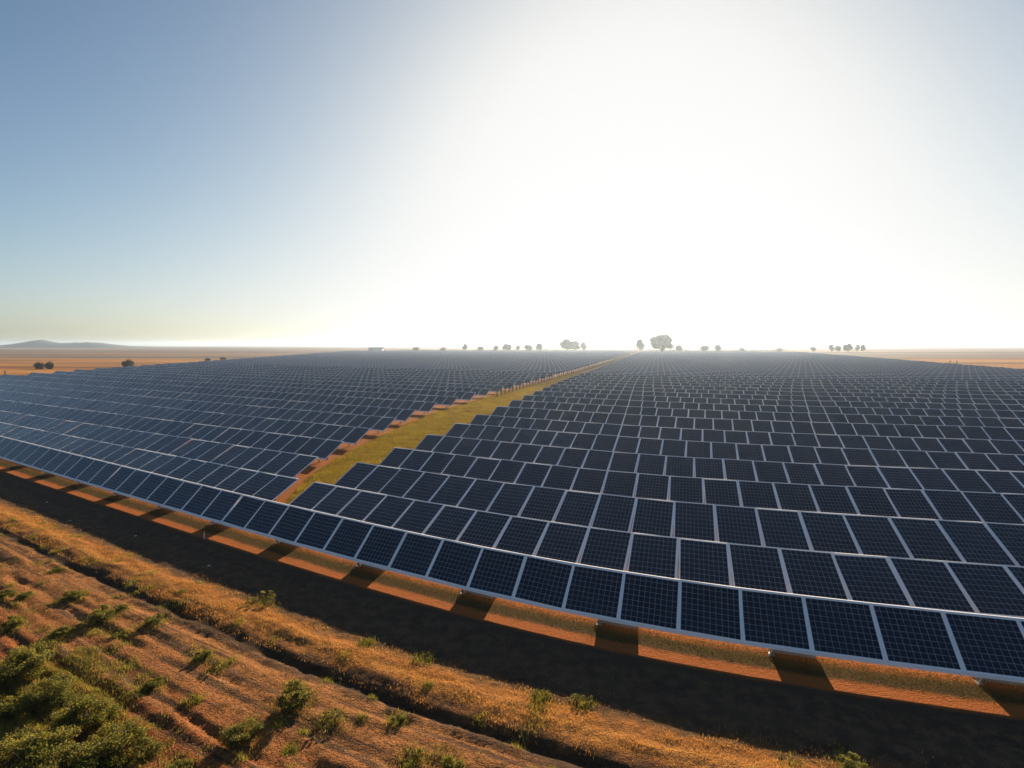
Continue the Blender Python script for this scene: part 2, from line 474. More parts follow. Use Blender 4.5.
def frame_mesh(L):
    m = MB()
    m.box((0, FW/2, FT/2), (PW, FW, FT)); m.box((0, L-FW/2, FT/2), (PW, FW, FT))
    for s in (-1, 1): m.box((s*(PW/2-FW/2), L/2, FT/2), (FW, L-2*FW, FT))
    m.box((PW/2, L/2, FT+.005), (.088, L-.01, .008))      # cover strip over the joint to the next panel
    return m.mesh("frame", M_FRAME)
def framed_mesh(L):
    """frame and glass in one mesh for the panels further off"""
    m = MB()
    m.box((0, FW/2, FT/2), (PW, FW, FT), 1); m.box((0, L-FW/2, FT/2), (PW, FW, FT), 1)
    for s in (-1, 1): m.box((s*(PW/2-FW/2), L/2, FT/2), (FW, L-2*FW, FT), 1)
    m.box((PW/2, L/2, FT+.005), (.088, L-.01, .008), 1)
    x0, x1 = -PW/2+FW, PW/2-FW
    m.quad([(x0, FW, FT-.008), (x1, FW, FT-.008), (x1, L-FW, FT-.008), (x0, L-FW, FT-.008)], 0)
    me = m.mesh("solar_panel", M_GLASS, M_FRAME)
    uv = np.zeros((len(m.f4), 4, 2)); uv[-1] = [(0, 0), (1, 0), (1, 1), (0, 1)]
    uv_quads(me, uv); return me

ORD = ['front', 'second', 'third', 'fourth', 'fifth', 'sixth', 'seventh', 'eighth', 'ninth', 'tenth', 'eleventh', 'twelfth', 'thirteenth', 'fourteenth', 'fifteenth', 'sixteenth', 'seventeenth', 'eighteenth', 'nineteenth', 'twentieth']
N_FRAMED, N_PARTS = 6, 18      # rows with frame sub-parts; rows with single panels as parts

def row_span(k, curve, side):
    """panel centres (s values) along the row's anchor line, ordered from the grass path outwards"""
    s = np.arange(-900, 900, .05)
    t = curve.t(s); x, d = st2xy(s, t)
    arc = np.concatenate([[0], np.cumsum(np.hypot(np.diff(s), np.diff(t)))])
    vis = (x < .948*d + 9) & (x > -.948*d - 14) & (x > field_left(d)) & (x < field_right(d)) & (d > 3) & (d < 806)
    if side == 'right': ok = vis & (x > path_right(d))
    elif side == 'left': ok = vis & (x < path_left(d))
    else: ok = vis
    if ok.sum() < 60: return None
    a0, a1 = arc[ok][0], arc[ok][-1]
    if side == 'left': c = np.arange(a1-PITCH/2, a0, -PITCH)
    else: c = np.arange(a0+PITCH/2, a1, PITCH)
    return np.interp(c, arc, s)

def place(obj, base, pos, X, Y, Z, parent):
    M = Matrix(((X[0], Y[0], Z[0], pos[0]-base[0]), (X[1], Y[1], Z[1], pos[1]-base[1]), (X[2], Y[2], Z[2], pos[2]-base[2]), (0, 0, 0, 1)))
    obj.parent = parent
    obj.matrix_basis = M

mesh_cache = {}
def post_mesh(h, r=.045):
    key = ('post', round(h, 2), r)
    if key not in mesh_cache:
        m = MB(); m.box((0, 0, h/2), (r*2, r*1.4, h)); m.box((0, 0, h-.02), (r*4, r*4, .03)); m.box((0, 0, .015), (r*4, r*4, .03))
        mesh_cache[key] = m.mesh("support_post", M_STEEL)
    return mesh_cache[key]

def build_row(k, side):
    curve = rows[k]; W = DEPTH.get(k, 1.80)
    h1, h2 = H_FRONT, {0: 1.60, 1: 1.45}.get(k, H_TOP)
    anchor_front = (k == 0)
    C = FRONT0 if anchor_front else curve
    cs = row_span(k, C, side)
    if cs is None: return
    rise = h2-h1; L = math.hypot(W, rise); ct, sn = W/L, rise/L
    def at(s):
        tt = C.t(s); q = C.dt(s)
        nrm = math.sqrt(1+q*q)
        tx, ty = st2xy(1/nrm, q/nrm); nx_, ny_ = st2xy(-q/nrm, 1/nrm)
        x, d = st2xy(s, tt)
        if not anchor_front: x -= nx_*W; d -= ny_*W
        return (x, d), (tx, ty), (nx_, ny_)
    (bx, bd), _, _ = at(cs[0])
    base = (bx, bd, 0)
    where = 'left of the grassy path' if side == 'left' else 'right of the grassy path'
    root = empty("solar_panel_row", base)
    if side == 'all':
        tag(root, 'front row of dark blue solar panels, nearest the dirt track and unbroken by the path', 'solar panels', 'rows of solar panels')
    elif k < N_PARTS:
        tag(root, f'{ORD[k]} row of dark blue solar panels from the dirt track, {where}', 'solar panels', 'rows of solar panels')
    else:
        tag(root, f'far hazy row of solar panels beyond the eighteenth row, {where}', 'solar panels', f'far rows of solar panels {where}')
    sgn = 1
    if k < N_PARTS:
        near = cs[:100]; rest = cs[100:]
        if side == 'all': near, rest = cs, cs[:0]
        g = glass_mesh(L) if k < N_FRAMED else framed_mesh(L)
        f = frame_mesh(L) if k < N_FRAMED else None
        for s in near:
            (x, d), T, N = at(s)
            j = random.gauss(0, .009); j2 = random.gauss(0, .009)
            X = Vector((T[0], T[1], j)).normalized()
            Yv = Vector((N[0]*ct, N[1]*ct, sn+j2)).normalized(); Z = X.cross(Yv).normalized(); Yv = Z.cross(X)
            o = link(bpy.data.objects.new("solar_panel", g))
            place(o, base, (x, d, h1), X, Yv, Z, root)
            if f:
                link(bpy.data.objects.new("frame", f), o)
    else:
        near, rest = cs[:0], cs
    if len(rest):
        # one strip: a quad per panel on top, thin slab below
        step = 1 if k < 40 else 4
        ends = rest[::step]
        pts = [at(s) for s in np.append(ends, rest[-1])]
        V = []; 
        for (x, d), T, N in pts:
            zx, zy = -N[0]*sn*.04, -N[1]*sn*.04
            V += [(x-bx, d-bd, h1), (x+N[0]*W-bx, d+N[1]*W-bd, h2), (x+zx*-1-bx, d+zy*-1-bd, h1-.04*ct), (x+N[0]*W-zx-bx, d+N[1]*W-zy-bd, h2-.04*ct)]
        n_ = len(pts)-1
        Q = []; UVs = []
        for i in range(n_):
            a, b = 4*i, 4*i+4
            if side == 'left': a, b = b, a
            Q += [(a, b, b+1, a+1), (a+3, b+3, b+2, a+2), (a+2, b+2, b, a), (a+1, b+1, b+3, a+3)]
            ua, ub = (i+1)*step, i*step
            if side != 'left': ua, ub = i*step, (i+1)*step
            UVs += [[(ua, 0), (ub, 0), (ub, 1), (ua, 1)]] + [[(.5, .5)]*4, [(0, .02)]*4, [(0, .99)]*4]
        me = np_mesh("panel_strip", V, np.array(Q), (M_GLASS_FAR, M_BACK), [0, 1, 0, 0]*n_)
        uv_quads(me, UVs)
        o = link(bpy.data.objects.new("panel_strip", me), root)
        if k < N_PARTS: o['kind'] = 'stuff'
        else: o['kind'] = 'stuff'
    # rails along the lower and upper edges
    span = cs if k < 30 else cs[::6]
    for nm, off, zz, wd, hh in (("front_rail", -.012, h1-.055, .055, .075), ("top_rail", W+.006, h2-.055, .05, .085)):
        if k >= 30 and nm == "front_rail": continue
        m = MB()
        ss = np.concatenate([[span[0]], (span[:-1]+span[1:])/2, [span[-1]]])
        prev = None
        for i, s in enumerate(ss):
            (x, d), T, N = at(s)
            e = -PITCH/2*1.0 if i == 0 else (PITCH/2 if i == len(ss)-1 else 0)
            if side == 'left': e = -e
            p = Vector((x+N[0]*off+T[0]*e-bx, d+N[1]*off+T[1]*e-bd, zz))
            Nv = Vector((N[0]*wd, N[1]*wd, 0))
            cur = [p-Nv/2, p+Nv/2, p+Nv/2+Vector((0, 0, hh)), p-Nv/2+Vector((0, 0, hh))]
            if prev:
                for a in range(4):
                    b = (a+1) % 4
                    q = [prev[a], prev[b], cur[b], cur[a]]
                    m.quad(q if side == 'left' else q[::-1])
            if prev is None or i == len(ss)-1: m.quad(cur)
            prev = cur
        m.build(nm, M_RAIL, root)
    # supports
    if k < 12:
        if side == 'all': sup = np.arange(1, len(cs)-1, 2.82)
        else: sup = np.concatenate([[.12], np.arange(2.8, len(cs)-1, 2.82)]) if k < 4 else np.array([.12, 2.8])
        for q in sup:
            s = np.interp(q, np.arange(len(cs)), cs)
            (x, d), T, N = at(s)
            X, Y, Z = (T[0], T[1], 0), (N[0], N[1], 0), (0, 0, 1)
            for u in ((.42, 1.30) if k else (.30, 1.02)):
                hp = h1 + rise*u/W - .07
                o = link(bpy.data.objects.new("support_post", post_mesh(hp)))
                place(o, base, (x+N[0]*u, d+N[1]*u, 0), X, Y, Z, root)
            key = ('brace', k == 0)
            if key not in mesh_cache:
                m = MB(); m.tube((0, .34, .12), (0, 1.02, h1+rise*1.02/W-.2), .025); mesh_cache[key] = m.mesh("brace", M_STEEL)
            o = link(bpy.data.objects.new("brace", mesh_cache[key])); place(o, base, (x, d, 0), X, Y, Z, root)
            if k == 0:
                if 'footing' not in mesh_cache:
                    m = MB()
                    # a long ballast block with chamfered top edges
                    w2, y0, y1, h = .66, .44, .78, .60
                    pr = [(y0, 0), (y1, 0), (y1, h-.05), (y1-.05, h), (y0+.05, h), (y0, h-.05)]
                    for i in range(6):
                        (ya, za), (yb, zb) = pr[i], pr[(i+1) % 6]
                        m.quad([(-w2, ya, za), (w2, ya, za), (w2, yb, zb), (-w2, yb, zb)][::-1])
                    for sx in (-w2, w2):
                        m.quad([(sx, pr[0][0], pr[0][1]), (sx, pr[1][0], pr[1][1]), (sx, pr[2][0], pr[2][1]), (sx, pr[5][0], pr[5][1])])
                        m.quad([(sx, pr[5][0], pr[5][1]), (sx, pr[2][0], pr[2][1]), (sx, pr[3][0], pr[3][1]), (sx, pr[4][0], pr[4][1])])
                    mesh_cache['footing'] = m.mesh("concrete_footing", M_CONC)
                o = link(bpy.data.objects.new("concrete_footing", mesh_cache['footing']))
                place(o, base, (x+T[0]*.66, d+T[1]*.66, -.02), X, Y, Z, root)
                # a slanting strut at the front of the block's end
                key = 'strut'
                if key not in mesh_cache:
                    m = MB(); m.tube((0, .12, .02), (.30, .40, h1+.08), .028); mesh_cache[key] = m.mesh("strut", M_STEEL)
                o = link(bpy.data.objects.new("strut", mesh_cache[key])); place(o, base, (x-T[0]*.1, d-T[1]*.1, 0), X, Y, Z, root)

build_row(0, 'all')
for k in range(1, N_ROWS):
    build_row(k, 'right'); build_row(k, 'left')

# ------------------------------------------------------------------ foliage
def leaf_material(name, c0, c1, c2, trans=.35):
    t = NT(name)
    tint = t.attr("tint").outputs['Fac']
    col = t.ramp(tint, [(0, c0), (.55, c1), (1, c2)])
    t.set(col, .65, 0, .25)
    tr = t.n.new("ShaderNodeBsdfTranslucent"); t.put(tr.inputs[0], t.mix(1.0, col, (1.5, 1.5, 1.2), 'MULTIPLY'))
    mx = t.n.new("ShaderNodeMixShader"); mx.inputs[0].default_value = trans
    t.nt.links.new(t.b.outputs[0], mx.inputs[1]); t.nt.links.new(tr.outputs[0], mx.inputs[2])
    t.nt.links.new(mx.outputs[0], t.out.inputs[0])
    return t.mat
M_SHRUB = leaf_material("shrub_leaves", (.05, .058, .010), (.125, .12, .020), (.28, .23, .045), .45)
M_TREE = leaf_material("tree_leaves", (.022, .026, .012), (.04, .044, .018), (.065, .066, .024), .2)
M_DRY = leaf_material("dry_grass", (.224, .104, .028), (.416, .200, .052), (.544, .296, .088), .45)
M_GREENG = leaf_material("green_grass", (.025, .026, .007), (.06, .048, .011), (.14, .08, .018), .35)
M_WEED = leaf_material("weed_blades", (.045, .038, .010), (.11, .08, .019), (.24, .14, .034), .4)
M_COVER = leaf_material("cover_weeds", (.065, .070, .012), (.16, .145, .024), (.32, .24, .055), .5)
M_PATHG = leaf_material("path_grass", (.08, .060, .010), (.19, .135, .016), (.30, .20, .03), .45)

def set_tint(me, per_face, k):
    a = me.attributes.new("tint", 'FLOAT', 'FACE'); a.data.foreach_set('value', np.asarray(per_face, np.float32))

def blades(name, P, h, w, mat, lean=.45, fade=None):
    """P (n,3) roots -> one triangle per blade, bent by a random lean"""
    n = len(P); a = rng.random(n)*2*np.pi
    dx, dy = np.cos(a)*w/2, np.sin(a)*w/2
    la = rng.random(n)*2*np.pi; ll = rng.random(n)*lean*h
    V = np.empty((n, 3, 3), np.float32)
    V[:, 0] = P - np.stack([dx, dy, dx*0+.01], -1); V[:, 1] = P + np.stack([dx, dy, dx*0-.01], -1)
    V[:, 2] = P + np.stack([np.cos(la)*ll, np.sin(la)*ll, h], -1)
    me = np_mesh(name, V.reshape(-1, 3), np.arange(3*n).reshape(n, 3), (mat,))
    set_tint(me, np.clip(rng.random(n)*.7 + .3*rng.random(n)+ .25*fbm(P[:, 0]*.9, P[:, 1]*.9, 2), 0, 1), 1)
    return link(bpy.data.objects.new(name, me))

def band_points(n, s0, s1, d0, d1, dens=None):
    """random points in the strip d0..d1 m in front of the front row"""
    s = rng.uniform(s0, s1, n); dl = rng.uniform(d0, d1, n)
    q = BAND0.dt(s); nr = np.sqrt(1+q*q)
    ss = s + dl*q/nr; tt = BAND0.t(s) - dl/nr
    x, y = ss*math.cos(A0)+tt*math.sin(A0), -ss*math.sin(A0)+tt*math.cos(A0)
    s2, t2 = xy2st(x, y)
    q2 = BAND0.dt(s2); dl2 = (BAND0.t(s2)-t2)/np.sqrt(1+q2*q2)
    keep = np.ones(n, bool)
    if dens is not None: keep = rng.random(n) < dens(s2, dl2)
    z = terrain(s2, dl2)
    return np.stack([x, y, z], -1)[keep]

# dry verge: golden ridge, then sparser tufts over the rutted dirt
P = band_points(200000, -52, 14, 3.0, 5.8, lambda s, d: np.clip(.20+1.0*fbm(s*.9, d*2.0, 3)+.1*gauss(d, 4.9, .6), .02, .7)*np.clip((d-3.5)/.7, .08, 1))
tag(blades("dry_grass", P, rng.uniform(.025, .085, len(P)), rng.uniform(.008, .018, len(P)), M_DRY, .8), 'dry golden grass along the verge beside the wheel rut', 'grass', kind='stuff')
P = band_points(330000, -45, 14, 6.7, 16, lambda s, d: np.clip(1.7*fbm(s*1.1+7, d*2.4, 3)-.38, 0, 1)*.8)
tag(blades("dry_weeds", P, rng.uniform(.03, .11, len(P)), rng.uniform(.008, .018, len(P)), M_WEED, .8), 'sparse brownish green weeds over the rutted dirt', 'weeds', kind='stuff')
P = band_points(90000, -58, 14, -.7, .8, lambda s, d: np.clip(.7-1.3*d+.5*fbm(s*2.5, d*3, 2), 0, 1))
tag(blades("verge_grass", P, rng.uniform(.02, .09, len(P)), rng.uniform(.006, .016, len(P)), M_GREENG, .8), 'low dark grass under the front edge of the panels', 'grass', kind='stuff')
# grass on the path
n = 160000
d = 30 + 100*rng.random(n)**1.8; u = rng.random(n)
x = path_left(d)-.8 + (path_right(d)-path_left(d)+.8)*u
keep = (u > .03 + .12*fbm(x*.5, d*.35, 3)) & (d > 32) & (rng.random(n) < np.clip(.55 + 1.1*fbm(x*.6+5, d*.5, 3), .08, 1))
P = np.stack([x, d, d*0+.01], -1)[keep]
hh = rng.uniform(.05, .2, len(P))*(1+.8*np.clip(fbm(P[:, 0]*.8, P[:, 1]*.6, 3), 0, 1)); ww = .012 + .0004*P[:, 1]
tag(blades("path_grass", P, hh, ww*rng.uniform(.7, 1.3, len(P)), M_PATHG), 'yellow green grass growing along the path between the panels', 'grass', kind='stuff')

def leaf_cloud(n, clumps, spread, size, seed):
    r = np.random.default_rng(seed)
    C = np.array(clumps); ci = r.integers(0, len(C), n)
    dirs = r.normal(size=(n, 3)); dirs /= np.linalg.norm(dirs, axis=1)[:, None]
    rad = r.random(n)**.45
    P = C[ci, :3] + dirs*(rad*C[ci, 3])[:, None]*np.array(spread)
    P[:, 2] = np.abs(P[:, 2])
    a = r.normal(size=(n, 3)); a /= np.linalg.norm(a, axis=1)[:, None]
    b = np.cross(a, r.normal(size=(n, 3))); b /= np.linalg.norm(b, axis=1)[:, None]
    sz = size*r.uniform(.6, 1.4, n)[:, None]
    V = np.stack([P-a*sz, P+b*sz*.45, P+a*sz, P-b*sz*.45], 1).reshape(-1, 3)
    tint = np.clip(.5 + .28*r.normal(size=n) + .18*r.normal(size=len(C))[ci], 0, 1)
    return V, np.arange(4*n).reshape(n, 4), tint

def shrub_meshes(seed, n, w, h, size, leggy=False):
    r = np.random.default_rng(seed)
    cl = []
    for i in range(22 if not leggy else 14):
        a = r.random()*2*math.pi; q = math.sqrt(r.random())*.5*w
        q *= .72 if not leggy else .9
        zz = h*(.12+.62*r.random())*(1-.7*q/w)
        cl.append((math.cos(a)*q, math.sin(a)*q, zz, (.10 if leggy else .16)*w*r.uniform(.6, 1.3)))
    V, Q, tint = leaf_cloud(n, cl, (1, 1, .75*h/w if not leggy else .9), size, seed)
    fo = np_mesh("foliage", V, Q, (M_SHRUB,)); set_tint(fo, tint, 1)
    m = MB()
    for c in cl: m.tube((c[0]*.1, c[1]*.1, -.05), (c[0]*.9, c[1]*.9, c[2]*.95), .012*w+.004, .004, 5)
    return fo, m.mesh("stem", M_BARK)
SHRUBS = {'big': shrub_meshes(1, 9000, 1.0, .55, .017), 'big2': shrub_meshes(2, 9000, 1.0, .68, .017), 'mid': shrub_meshes(3, 3600, 1.0, .55, .026),
          'mid2': shrub_meshes(4, 3600, 1.0, .7, .026), 'leggy': shrub_meshes(5, 900, 1.0, .8, .028, True)}
def shrub(kind, x, y, w, label, cat='shrub', hz=1.0):
    root = empty("shrub", (x, y, ground_z(x, y)-.02))
    root.rotation_euler = (0, 0, random.random()*6.28); w *= .9 if x < -9.2 and y < 17 else .72; root.scale = (w*random.uniform(.9, 1.15), w*random.uniform(.9, 1.15), w*hz*random.uniform(.75, 1.05))
    tag(root, label, cat, 'shrubs on the dirt bank')
    for nm, me in zip(("foliage", "stem"), SHRUBS[kind]): link(bpy.data.objects.new(nm, me), root)
shrub('mid', -17.39, 21.34, 1.02, 'round green shrub beside the dark rut, uppermost of the larger bank shrubs')
shrub('mid2', -14.95, 19.64, 1.34, 'bushy yellow green shrub just right of the round uppermost shrub')
shrub('mid', -14.75, 20.38, 0.73, 'low olive shrub tucked behind the bushy yellow green shrub')
shrub('mid2', -12.83, 19.35, 0.93, 'dark olive shrub close against the dark wheel rut')
shrub('mid', -19.33, 21.43, 0.86, 'low grey green shrub near the left frame edge below the rut')
shrub('mid', -20.16, 21.51, 0.95, 'grey green shrub cut by the left frame edge, highest there')
shrub('mid', -20.13, 23.89, 0.72, 'faint pale shrub on the dirt, nearest the top of the bank')
shrub('mid2', -13.52, 18.62, 0.74, 'small green shrub below the bushy yellow green shrub')
shrub('mid', -15.54, 18.69, 0.97, 'dark flat shrub between the left thicket and the bushy shrub')
shrub('mid2', -17.63, 19.08, 1.22, 'yellow green shrub at the left frame edge above the thicket')
shrub('big', -14.92, 16.51, 2.18, 'wide dark green bush, upper left end of the corner thicket')
shrub('big2', -12.87, 15.21, 1.58, 'leafy bush in the middle of the corner thicket')
shrub('big', -11.25, 14.32, 1.60, 'sunlit olive bush on the right shoulder of the corner thicket')
shrub('big2', -9.69, 13.08, 1.73, 'tall green bush at the lower right of the corner thicket')
shrub('big', -11.56, 12.95, 2.18, 'broad olive bush filling the bottom left corner')
shrub('big2', -10.16, 12.47, 1.75, 'rounded bush at the bottom edge between two corner bushes')
shrub('mid', -13.62, 14.71, 1.35, 'dark bush at the left frame edge inside the corner thicket')
shrub('mid2', -10.84, 14.56, 0.52, 'small dark shrub on red soil right of the corner thicket')
shrub('mid2', -8.97, 13.27, 1.06, 'green shrub on the red slope, right of the tall corner bush')
shrub('mid', -7.86, 12.71, 0.91, 'low green shrub cut by the bottom edge beside the red slope')
shrub('mid', -10.50, 15.79, 0.69, 'small olive shrub alone in a wheel track')
shrub('mid2', -9.87, 17.25, 0.76, 'yellow green sprig above the cracked dark soil')
shrub('leggy', -9.10, 16.72, 0.74, 'thin loose sprig growing in the cracked dark soil')
shrub('mid2', -6.04, 15.04, 1.56, 'large bright green shrub in the middle of the bank')
shrub('big', -6.84, 13.74, 1.48, 'wide dark shrub below and left of the large bright shrub')
shrub('leggy', -6.17, 14.25, 0.57, 'pale yellow sprig between the wide dark and large bright shrubs')
shrub('leggy', -4.83, 14.32, 0.86, 'straggly yellowish shrub right of the large bright shrub')
shrub('mid', -5.48, 13.33, 0.43, 'small yellow green tuft under the wide dark shrub')
shrub('leggy', -8.94, 15.13, 0.54, 'tiny sprig on bare soil left of the large bright shrub')
shrub('mid2', -3.03, 14.36, 0.69, 'compact green shrub beside the rut in the bottom middle')
shrub('mid2', -1.38, 12.65, 0.86, 'green shrub at the bottom edge in the middle, right of the loose one')
shrub('leggy', -2.40, 12.95, 0.88, 'loose twiggy shrub at the bottom edge, left of a greener one')
shrub('leggy', 0.82, 15.25, 0.73, 'lone dark sapling on the edge of the panel shadow')
shrub('leggy', 1.98, 15.04, 0.78, 'spindly twiggy plant just right of the dark sapling')
shrub('leggy', -4.88, 18.06, 0.65, 'small dark weed on the verge at the shadow edge')
shrub('leggy', -2.83, 17.14, 0.75, 'wispy weed on the verge touching the long shadow')
shrub('leggy', -9.69, 21.01, 1.43, 'wide wispy weed at the left part of the shadow edge')
shrub('mid2', 8.00, 12.71, 0.97, 'leafy plant at the bottom edge on the right, in the shadow')
shrub('leggy', 8.04, 13.40, 0.43, 'thin stalk standing behind the leafy plant on the right')

# low yellow green cover in the corner and at the feet of the shrubs
n = 120000
x = rng.uniform(-16, -4.5, n); y = rng.uniform(11.5, 19, n)
edge = (-8.3 - (y-12.6)*.95) - x                                  # metres inside the thicket
keep = rng.random(n) < np.clip(.15+.22*edge + 1.0*fbm(x*1.1, y*1.1, 3), 0, .85)*(edge > -.8)
feet = [(o.location.x, o.location.y, o.scale[0]) for o in COL.objects if o.name.startswith('shrub')]
feet = [f for f in feet for _ in range(int(1 + f[2]*5))]
fx_ = np.concatenate([rng.normal(a, c*.34, 130) for a, b, c in feet]); fy_ = np.concatenate([rng.normal(b, c*.34, 130) for a, b, c in feet])
x = np.concatenate([x[keep], fx_]); y = np.concatenate([y[keep], fy_])
s_, t_ = xy2st(x, y); q_ = BAND0.dt(s_); dl_ = (BAND0.t(s_)-t_)/np.sqrt(1+q_*q_)
P = np.stack([x, y, terrain(s_, dl_)], -1)[dl_ > 3.6]
# small green tufts dotted over the rutted dirt and the verge
P0 = band_points(170, -38, 8, 4.0, 14.5)
Q = np.repeat(P0, 130, axis=0); sc = np.repeat(rng.uniform(.05, .2, len(P0)), 130)
Q[:, 0] += rng.normal(0, 1, len(Q))*sc; Q[:, 1] += rng.normal(0, 1, len(Q))*sc
s_, t_ = xy2st(Q[:, 0], Q[:, 1]); q_ = BAND0.dt(s_); Q[:, 2] = terrain(s_, (BAND0.t(s_)-t_)/np.sqrt(1+q_*q_))
P = np.concatenate([P, Q])
tag(blades("ground_cover", P, rng.uniform(.03, .13, len(P)), rng.uniform(.010, .022, len(P)), M_COVER, .9), 'low yellow green weeds in the corner thicket and in tufts over the dirt', 'weeds', kind='stuff')

# ------------------------------------------------------------------ distant trees
def tree_meshes(seed, w, h, n, trunk=.3):
    r = np.random.default_rng(seed); cl = []
    zc = h*(trunk+(1-trunk)*(.50 if trunk > .1 else .34))
    for i in range(38):
        v = r.normal(size=3); v /= np.linalg.norm(v); q = r.random()**.5
        cl.append((v[0]*q*.36*w, v[1]*q*.36*w, max(.06*h, zc + v[2]*q*(1-trunk)*h*.36), .18*w*r.uniform(.6, 1.25)))
    V, Q, tint = leaf_cloud(n*3, cl, (1, 1, .85), .036*w, seed)
    cr = np_mesh("crown", V, Q, (M_TREE,)); set_tint(cr, tint, 1)
    m = MB(); m.tube((0, 0, -.05), (0, 0, h*.6), .035*w, .018*w, 8)
    for c in cl[:8]: m.tube((0, 0, h*trunk*.9), (c[0]*.9, c[1]*.9, c[2]), .014*w, .004*w, 5)
    return cr, m.mesh("trunk", M_BARK)
TREES = [tree_meshes(11, 1.0, .80, 2600, .11), tree_meshes(12, 1.0, 1.25, 2200, .14), tree_meshes(13, 1.0, .72, 2200, .11), tree_meshes(14, 1.0, .65, 1600, .05)]
TH = [.80, 1.25, .72, .65]
def tree(kind, xp, base_y, wpx, hpx, label, cat='tree', group=None, dist=None):
    d_ = dist or CAM_H*F_PX/(base_y-345.0)
    w = wpx*d_/F_PX; h = hpx*d_/F_PX
    root = empty("bush" if cat == 'bush' else "tree", ((xp-512)/F_PX*d_, d_, -.05))
    root.scale = (w, w, h/TH[kind]); root.rotation_euler = (0, 0, random.random()*6.28)
    tag(root, label, cat, group)
    for nm, me in zip(("crown", "trunk"), TREES[kind]): link(bpy.data.objects.new(nm, me), root)
tree(0, 662, 352, 29, 19, 'biggest round tree where the grass path meets the horizon', 'tree', 'trees and bushes on the plain', 700)
tree(1, 640, 352, 11, 14, 'slender tree just left of the biggest tree at the path end', 'tree', 'trees and bushes on the plain', 720)
tree(0, 679, 352, 8, 8, 'small tree close on the right of the biggest tree', 'tree', 'trees and bushes on the plain', 720)
tree(2, 705, 352, 10, 7, 'low wide tree, second right of the biggest tree', 'tree', 'trees and bushes on the plain', 760)
tree(1, 718, 352, 9, 8, 'upright small tree, third right of the biggest tree', 'tree', 'trees and bushes on the plain', 760)
tree(2, 742, 352, 5, 4, 'tiny tree alone at the right end of the central trees', 'tree', 'trees and bushes on the plain', 780)
tree(0, 567, 352, 15, 13, 'left half of the dense tree pair on the central horizon', 'tree', 'trees and bushes on the plain', 820)
tree(0, 575, 352, 13, 11, 'right half of the dense tree pair on the central horizon', 'tree', 'trees and bushes on the plain', 840)
tree(1, 583.5, 352, 8, 10, 'narrow tree right next to the dense tree pair', 'tree', 'trees and bushes on the plain', 830)
tree(0, 539, 352, 8, 9, 'round tree a gap left of the dense tree pair', 'tree', 'trees and bushes on the plain', 830)
tree(2, 528, 352, 10, 7, 'broad low tree, second left of the dense pair', 'tree', 'trees and bushes on the plain', 840)
tree(1, 518, 352, 5, 7, 'thin tree, third left of the dense pair', 'tree', 'trees and bushes on the plain', 840)
tree(0, 507, 352, 12, 8, 'wide tree in the middle of the hazy horizon line', 'tree', 'trees and bushes on the plain', 850)
tree(2, 496, 352, 6, 6, 'small tree left of the wide tree in the horizon line', 'tree', 'trees and bushes on the plain', 850)
tree(2, 480, 352, 7, 5, 'low tree, second left of the wide horizon tree', 'tree', 'trees and bushes on the plain', 860)
tree(1, 465, 352, 7, 8, 'upright tree at the left end of the horizon line', 'tree', 'trees and bushes on the plain', 850)
tree(2, 443, 352, 7, 4, 'tiny low tree, left of the whole horizon line', 'tree', 'trees and bushes on the plain', 900)
tree(2, 416, 352, 8, 4, 'tiny low tree between the farm building and the horizon line', 'tree', 'trees and bushes on the plain', 900)
tree(1, 831.5, 352, 7, 8, 'left tree of the five in the right golden field', 'tree', 'trees and bushes on the plain', 760)
tree(0, 838, 352, 6, 7, 'second tree of the five in the right golden field', 'tree', 'trees and bushes on the plain', 765)
tree(0, 848, 352, 10, 9, 'widest tree of the five in the right golden field', 'tree', 'trees and bushes on the plain', 750)
tree(1, 857.5, 352, 6, 8, 'fourth tree of the five in the right golden field', 'tree', 'trees and bushes on the plain', 760)
tree(0, 863, 352, 5, 8, 'right tree of the five in the right golden field', 'tree', 'trees and bushes on the plain', 755)
tree(2, 813, 352, 6, 5, 'small faint tree left of the five in the right field', 'tree', 'trees and bushes on the plain', 800)
tree(3, 779, 352, 6, 4, 'tiny faint bush at the far corner of the right field', 'bush', 'trees and bushes on the plain', 830)
tree(3, 39, 369, 10, 8, 'left one of two round bushes in the left golden field', 'bush', 'trees and bushes on the plain', None)
tree(3, 49, 369, 9, 8.5, 'right one of two round bushes in the left golden field', 'bush', 'trees and bushes on the plain', None)
tree(3, 128, 367.5, 13, 9, 'dark pointed bush at the left edge of the panels', 'bush', 'trees and bushes on the plain', None)
tree(3, 208, 361, 7, 3.4, 'tiny left bush of two far along the left field edge', 'bush', 'trees and bushes on the plain', None)
tree(3, 223, 360, 7, 3.4, 'tiny right bush of two far along the left field edge', 'bush', 'trees and bushes on the plain', None)

# low scrub running along behind the far end of the panels
cl = []
for i in range(150):
    q = i/149; dd_ = 870+30*vnoise(q*9, 2.2); xx = px(395+390*q, dd_)
    hgt = 1.6 + 4.2*max(0, float(vnoise(q*22, 5.5)))
    cl.append((xx, dd_, hgt*.5, hgt))
V, Q, tint = leaf_cloud(14000, cl, (1.8, 1.2, .7), .5, 77)
me = np_mesh("scrub_line", V, Q, (M_TREE,)); set_tint(me, tint, 1)
tag(link(bpy.data.objects.new("scrub_line", me)), 'low hazy scrub along the central horizon behind the panels', 'scrub', kind='stuff')

